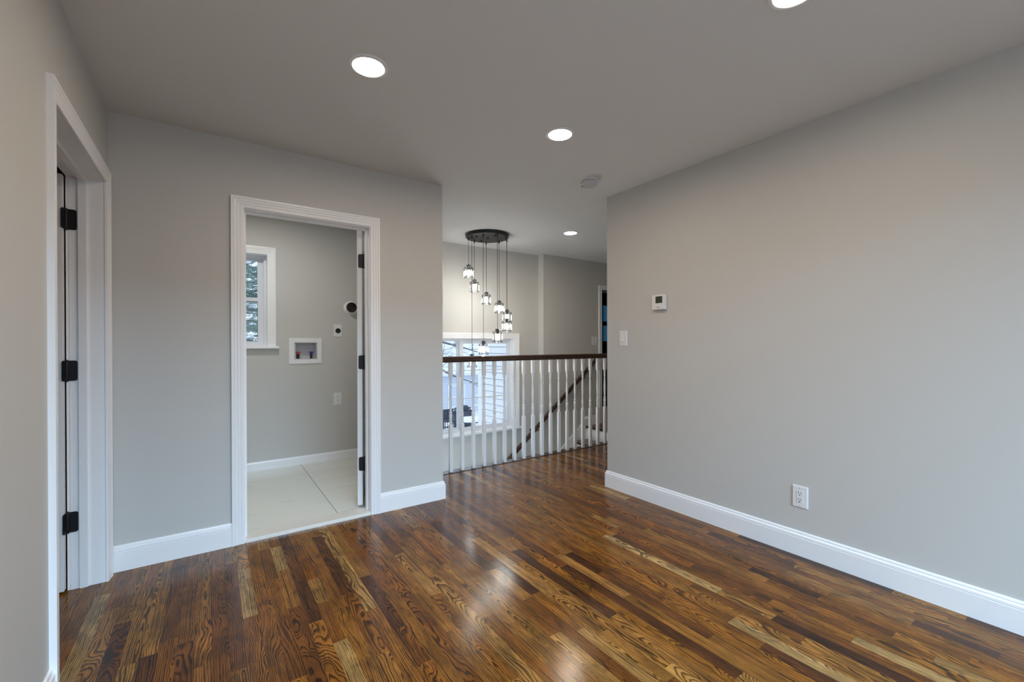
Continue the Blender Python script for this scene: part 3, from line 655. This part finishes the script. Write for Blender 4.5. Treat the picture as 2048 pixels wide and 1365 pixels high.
# ------------------------------------------------------------------ laundry fixtures
wb = thing('washer_outlet_box', 'white recessed washer valve box with red and blue taps on the laundry wall', 'washer box', (.786, YF, 1.143)); place(wb, 'far')
bm = bmesh.new(); ring(bm, -.150, .150, 0, .008, -.128, .128, .045, .045, .040, .044); obj('frame', bm, M['plastic'], wb)
bm = bmesh.new(); ring(bm, -.100, .096, -.085, .0, -.083, .081, .004, .004, .004, .004); B(bm, -.100, .096, -.089, -.085, -.083, .081); obj('recess', bm, M['plastic_grey'], wb)
for x, mm in ((.062, 'red'), (-.058, 'blue')):
    bm = bmesh.new(); lathe(bm, [(.013, -.079), (.013, -.060), (.010, -.058), (.010, -.050), (.015, -.048), (.015, -.034), (.007, -.033), (.007, -.022)], 14, (x, -.035, 0)); lathe(bm, [(.008, 0), (.008, .020)], 12, (x, -.035, -.042), axis='Y')
    v_ = obj('valve', bm, M['brass'], wb, smooth=True)
    bm = bmesh.new(); B(bm, x-.023, x+.023, -.041, -.029, -.020, -.008, bev=.003); B(bm, x-.012, x+.012, -.043, -.027, -.034, -.019, bev=.003); obj('handle', bm, M[mm], v_)['label'] = mm + ' valve handle'
dp = thing('dryer_outlet', 'white plate with a round black dryer socket on the laundry wall', 'outlet', (1.095, YF, 1.349)); place(dp, 'far'); obj('plate', plate_bm(.08, .128), M['plastic'], dp)
bm = bmesh.new(); lathe(bm, [(.026, .005), (.026, .0095), (.023, .0105), (.020, .009), (.0, .009)], 28, axis='Y'); obj('socket', bm, M['dark'], dp)
dv = thing('dryer_duct', 'round white dryer vent collar sticking out of the laundry wall', 'vent', (1.222, YF, 1.594))
bm = bmesh.new(); lathe(bm, [(.070, 0), (.070, -.004), (.058, -.006), (.057, -.055), (.054, -.055), (.054, -.005), (.054, -.003)], 32, axis='Y', cap=False); obj('collar', bm, M['plastic'], dv, smooth=True)
bm = bmesh.new(); lathe(bm, [(.0538, -.050), (.0535, -.004), (.001, -.003)], 32, axis='Y', cap=False); obj('duct_inside', bm, M['duct'], dv, smooth=True)

# ------------------------------------------------------------------ outdoors
GZ = -2.9
bm = bmesh.new()
nx, ny = 40, 30
gv = [[bm.verts.new((-40+i*2.6, 4.96+j*1.9, GZ + (.05*math.sin(i*1.3+j*.7)+.04*math.sin(j*2.1) if j > 1 else 0))) for i in range(nx)] for j in range(ny)]
for j in range(ny-1):
    for i in range(nx-1): bm.faces.new((gv[j][i], gv[j][i+1], gv[j+1][i+1], gv[j+1][i]))
o = obj('snowy_ground', bm, M['snow'], smooth=True); o['kind'] = 'structure'; o['label'] = 'snow covered yard outside the windows'; o['category'] = 'ground'

def lap_wall(bm, P, L_, z0, z1, exposure, n):
    """lap siding on a vertical wall: P(s) point along the wall, n outward"""
    z = z0; n = Vector(n)
    while z < z1-1e-4:
        zt = min(z+exposure, z1); a, b_ = Vector(P(0)), Vector(P(L_))
        q = [bm.verts.new(a+n*.030+Vector((0, 0, z+.010))), bm.verts.new(b_+n*.030+Vector((0, 0, z+.010))), bm.verts.new(b_+n*.012+Vector((0, 0, zt))), bm.verts.new(a+n*.012+Vector((0, 0, zt)))]
        bm.faces.new([bm.verts.new(a+n*.002+Vector((0, 0, z))), bm.verts.new(b_+n*.002+Vector((0, 0, z))), bm.verts.new(b_+n*.002+Vector((0, 0, z+.0101))), bm.verts.new(a+n*.002+Vector((0, 0, z+.0101)))])
        bm.faces.new(q)
        q2 = [bm.verts.new(a+n*.030+Vector((0, 0, z+.010))), bm.verts.new(b_+n*.030+Vector((0, 0, z+.010))), bm.verts.new(b_+n*.0+Vector((0, 0, z+.010))), bm.verts.new(a+n*.0+Vector((0, 0, z+.010)))]
        bm.faces.new(q2)
        z = zt
# wing of this house beside the stairwell window
XWg, YWg = 3.80, 6.42
wg = thing('house_wing', 'pale blue lap sided wall of the house wing outside the stairwell window', 'house', (XWg, 5.7, GZ))
bm = bmesh.new(); lap_wall(bm, lambda s: (XWg, 4.97+s, 0), YWg-4.97-.08, GZ, 2.9, .104, (-1, 0, 0)); B(bm, XWg, XWg+.3, 4.96, YWg, GZ, 2.9)
lap_wall(bm, lambda s: (XWg+.3-s*0, YWg, 0) if False else (XWg+s, YWg, 0), .3, GZ, 2.9, .104, (0, 1, 0))
at(wg, obj('siding', bm, M['siding']))
bm = bmesh.new(); B(bm, XWg-.040, XWg+.06, YWg-.09, YWg+.03, GZ, 2.9); at(wg, obj('corner_board', bm, M['corner']))
# neighbour house
hx0, hx1, hy = 8.0, 19.0, 23.0
nb = thing('neighbor_house', 'pale sided neighbour house with snowy roof behind the bare tree', 'house', (13, hy, GZ))
bm = bmesh.new(); lap_wall(bm, lambda s: (hx0+s, hy, 0), hx1-hx0, GZ, -.55, .145, (0, -1, 0)); B(bm, hx0, hx1, hy, hy+6, GZ, -.55); at(nb, obj('siding', bm, M['siding_far']))
bm = bmesh.new()
q = [(hx0-.4, hy-.45, -.62), (hx1+.4, hy-.45, -.62), (hx1+.4, hy+3.2, 1.15), (hx0-.4, hy+3.2, 1.15), (hx1+.4, hy+6.8, -.62), (hx0-.4, hy+6.8, -.62)]
vv_ = [bm.verts.new(p) for p in q]; vt_ = [bm.verts.new((p[0], p[1], p[2]+.16)) for p in q]
for s_ in (vv_, vt_): bm.faces.new((s_[0], s_[1], s_[2], s_[3])); bm.faces.new((s_[3], s_[2], s_[4], s_[5]))
for a, c in ((0, 1), (1, 2), (2, 4), (4, 5), (5, 3), (3, 0)): bm.faces.new((vv_[a], vv_[c], vt_[c], vt_[a]))
at(nb, obj('snowy_roof', bm, M['snow']))
for wx in (11.35, 13.0):
    bm = bmesh.new(); ring(bm, wx, wx+1.15, hy-.06, hy+.02, -2.55, -1.15, .11, .11, .11, .14); B(bm, wx+.11, wx+1.04, hy-.04, hy, -1.93, -1.86); f_ = at(nb, obj('house_window', bm, M['corner']))
    bm = bmesh.new(); B(bm, wx+.11, wx+1.04, hy-.015, hy-.01, -2.44, -1.29); p_ = obj('window_pane', bm, mat('pale_sky_pane', (.55, .62, .72), .15)); p_.parent = f_; p_.location = -Vector((13, hy, GZ)) - f_.location
# bare tree
def bare_tree(name, x, y, z, label, seed, h=8, limbs=()):
    t = thing(name, label, 'tree', (x, y, z)); r_ = random.Random(seed); bt = bmesh.new(); bs = bmesh.new()
    def grow(p, d, ln, rad, lev):
        pts = [Vector(p)]; n_ = 5
        for i in range(n_):
            d = (d + Vector((r_.uniform(-.16, .16), r_.uniform(-.16, .16), r_.uniform(-.06, .12)))).normalized(); pts.append(pts[-1]+d*ln/n_)
        rads = [max(.004, rad*(1-.6*i/n_)) for i in range(n_+1)]
        tube(bt, pts, rads, 6 if lev < 2 else 4)
        if 1 <= lev <= 3 and abs(d.z) < .8: tube(bs, [q_ + Vector((0, 0, rr*.75+.002)) for q_, rr in zip(pts, rads)], [max(.004, rr*.7) for rr in rads], 5)
        if lev < 4:
            for k in range((7, 5, 4, 3)[lev]):
                i = r_.randint(3 if lev == 0 else 1, n_); a = r_.uniform(0, 6.28); o_ = d.orthogonal().normalized(); o2 = d.cross(o_)
                nd = (d*.55 + (o_*math.cos(a)+o2*math.sin(a))*.9).normalized()
                grow(pts[i], nd, ln*r_.uniform(.45, .72), rads[i]*.40, lev+1)
    grow((0, 0, 0), Vector((0, 0, 1)), h*.62, h*.014, 0)
    for pl in limbs:
        pl = [Vector(p) for p in pl]; n_ = len(pl); rads = [.055-.042*i/(n_-1) for i in range(n_)]
        tube(bt, pl, rads, 7); tube(bs, [p+Vector((0, 0, r0_*.75)) for p, r0_ in zip(pl, rads)], [r0_*.8 for r0_ in rads], 6)
        for k in range(16):
            i = r_.randrange(n_-1); f = r_.random(); p = pl[i].lerp(pl[i+1], f)
            grow(p, Vector((r_.uniform(-.2, 1), r_.uniform(-.6, .6), r_.uniform(-.5, .9))).normalized(), r_.uniform(.4, .9), .014, 3)
    obj('branches', bt, M['bark'], t); obj('snow_cover', bs, M['snow'], t)
    return t
bare_tree('bare_tree', 5.65, 13.75, GZ, 'bare winter tree with snowy limbs reaching across the stairwell window', 3, 8.5,
    limbs=[[(0, 0, 4.45), (.94, -.12, 4.17), (1.62, -.19, 4.0), (2.45, -.25, 3.76)], [(0, 0, 3.65), (1.3, -.12, 3.02), (2.1, -.25, 2.72)], [(0, 0, 5.2), (1.0, .38, 5.3), (2.4, .6, 5.0)]])
bare_tree('bare_tree', 21.5, 40.5, GZ, 'bare tree rising far behind the neighbour house roof', 21, 14)
# evergreens outside the laundry window
def pine(x, y, z, h, label, seed):
    t = thing('evergreen_tree', label, 'tree', (x, y, z)); r_ = random.Random(seed); bt = bmesh.new(); bf = bmesh.new(); bs = bmesh.new()
    tube(bt, [(0, 0, 0), (0, 0, h)], [h*.02, .02], 8)
    zz = .5
    while zz < h-.2:
        rl = (h-zz)*.30+.25
        for k in range(11):
            a = r_.uniform(0, 6.28); dr = Vector((math.cos(a), math.sin(a), r_.uniform(-.30, .05))); tip = Vector((0, 0, zz))+dr*rl*r_.uniform(.75, 1.1)
            tube(bt, [(0, 0, zz), tip], [.02, .005], 4)
            for s in range(36):
                f = .25+.75*r_.random(); c = Vector((0, 0, zz)).lerp(tip, f)
                for q_ in range(6):
                    dv_ = Vector((r_.gauss(0, 1), r_.gauss(0, 1), r_.gauss(-.15, .5))).normalized()*r_.uniform(.07, .16); w_ = dv_.orthogonal().normalized()*.011
                    bf.faces.new([bf.verts.new(c-w_), bf.verts.new(c+w_), bf.verts.new(c+dv_)])
                if r_.random() < .10:
                    m_ = Matrix.Translation(c+Vector((0, 0, .05)))@Matrix.Diagonal((1, 1, .4, 1)); bmesh.ops.create_icosphere(bs, subdivisions=1, radius=r_.uniform(.04, .09), matrix=m_)
        zz += .21
    obj('trunk', bt, M['bark'], t); o = obj('needles', bf, M['needle'], t); o['kind'] = 'stuff'; o = obj('snow_cover', bs, M['snow'], t); o['kind'] = 'stuff'
pine(-.15, 9.9, GZ, 11.0, 'snow dusted evergreen outside the laundry window', 5)
pine(2.4, 24.0, GZ, 14.0, 'second evergreen far behind the nearer one', 8)
# patio things
gr = thing('covered_grill', 'dark covered grill standing in the snow beyond the stairwell window', 'grill', (10.4, 19.4, GZ))
bm = bmesh.new(); B(bm, -.38, .38, -.3, .3, .0, .78, bev=.04); B(bm, -.33, .33, -.26, .26, .76, 1.02, bev=.09); obj('cover', bm, M['cover'], gr)
for xa, xb in ((-.62, -.38), (.38, .60)):
    bm = bmesh.new(); B(bm, xa, xb, -.22, .22, .70, .76, bev=.01); obj('side_shelf', bm, M['patio_black'], gr)
fn = thing('yard_fence', 'black metal picket fence in the snowy yard', 'fence', (9.2, 18.2, GZ))
bm = bmesh.new(); B(bm, -1.6, 1.0, -.02, .02, 1.06, 1.11); B(bm, -1.6, 1.0, -.015, .015, .26, .31); obj('rail', bm, M['patio_black'], fn)
bm = bmesh.new(); B(bm, -.011, .011, -.011, .011, .0, 1.08); pk = obj('picket', bm, M['patio_black'], fn)
for k in range(14):
    x = -1.58+k*.195
    if k == 0: pk.location = (x, 0, 0)
    else: dup(pk, fn, (x, 0, 0))
tb = thing('patio_table', 'round black patio table heaped with snow outside the stairwell window', 'table', (9.45, 16.9, GZ))
bm = bmesh.new(); lathe(bm, [(.60, .70), (.62, .72), (.60, .735)], 28); obj('tabletop', bm, M['patio_black'], tb)
for k in range(4):
    a = k*math.pi/2+.4; bm = bmesh.new(); tube(bm, [(.2*math.cos(a), .2*math.sin(a), .70), (.30*math.cos(a), .30*math.sin(a), .35), (.48*math.cos(a), .48*math.sin(a), 0)], .016, 8); obj('leg', bm, M['patio_black'], tb)
bm = bmesh.new(); lathe(bm, [(.58, .735), (.55, .80), (.42, .85), (.2, .875), (.001, .88)], 28); o = obj('snow_heap', bm, M['snow'], smooth=True); o.location = (9.45, 16.9, GZ); tag(o, 'snow heaped on the round black patio table', 'snow')

for i, (x, y, rz, lb) in enumerate(((8.72, 19.0, .3, 'dark patio chair behind the black fence, left of the covered grill'), (9.40, 18.9, -.25, 'dark patio chair standing next to the covered grill'))):
    if i == 0:
        pc = thing('patio_chair', lb, 'chair', (x, y, GZ), rz, 'dark patio chairs in the snowy yard')
        bm = bmesh.new(); B(bm, -.26, .26, -.25, .25, .40, .46, bev=.015); obj('seat', bm, M['cover'], pc)
        bm = bmesh.new(); B(bm, -.26, .26, .21, .26, .44, .92, bev=.02); obj('backrest', bm, M['cover'], pc)
        for lx in (-.23, .23):
            for ly in (-.22, .22):
                bm = bmesh.new(); B(bm, lx-.018, lx+.018, ly-.018, ly+.018, 0, .41); obj('leg', bm, M['patio_black'], pc)
    else:
        q = dup(pc, None, (x, y, GZ)); q.rotation_euler = (0, 0, rz); q['label'] = lb
        for c_ in list(pc.children): dup(c_, q)
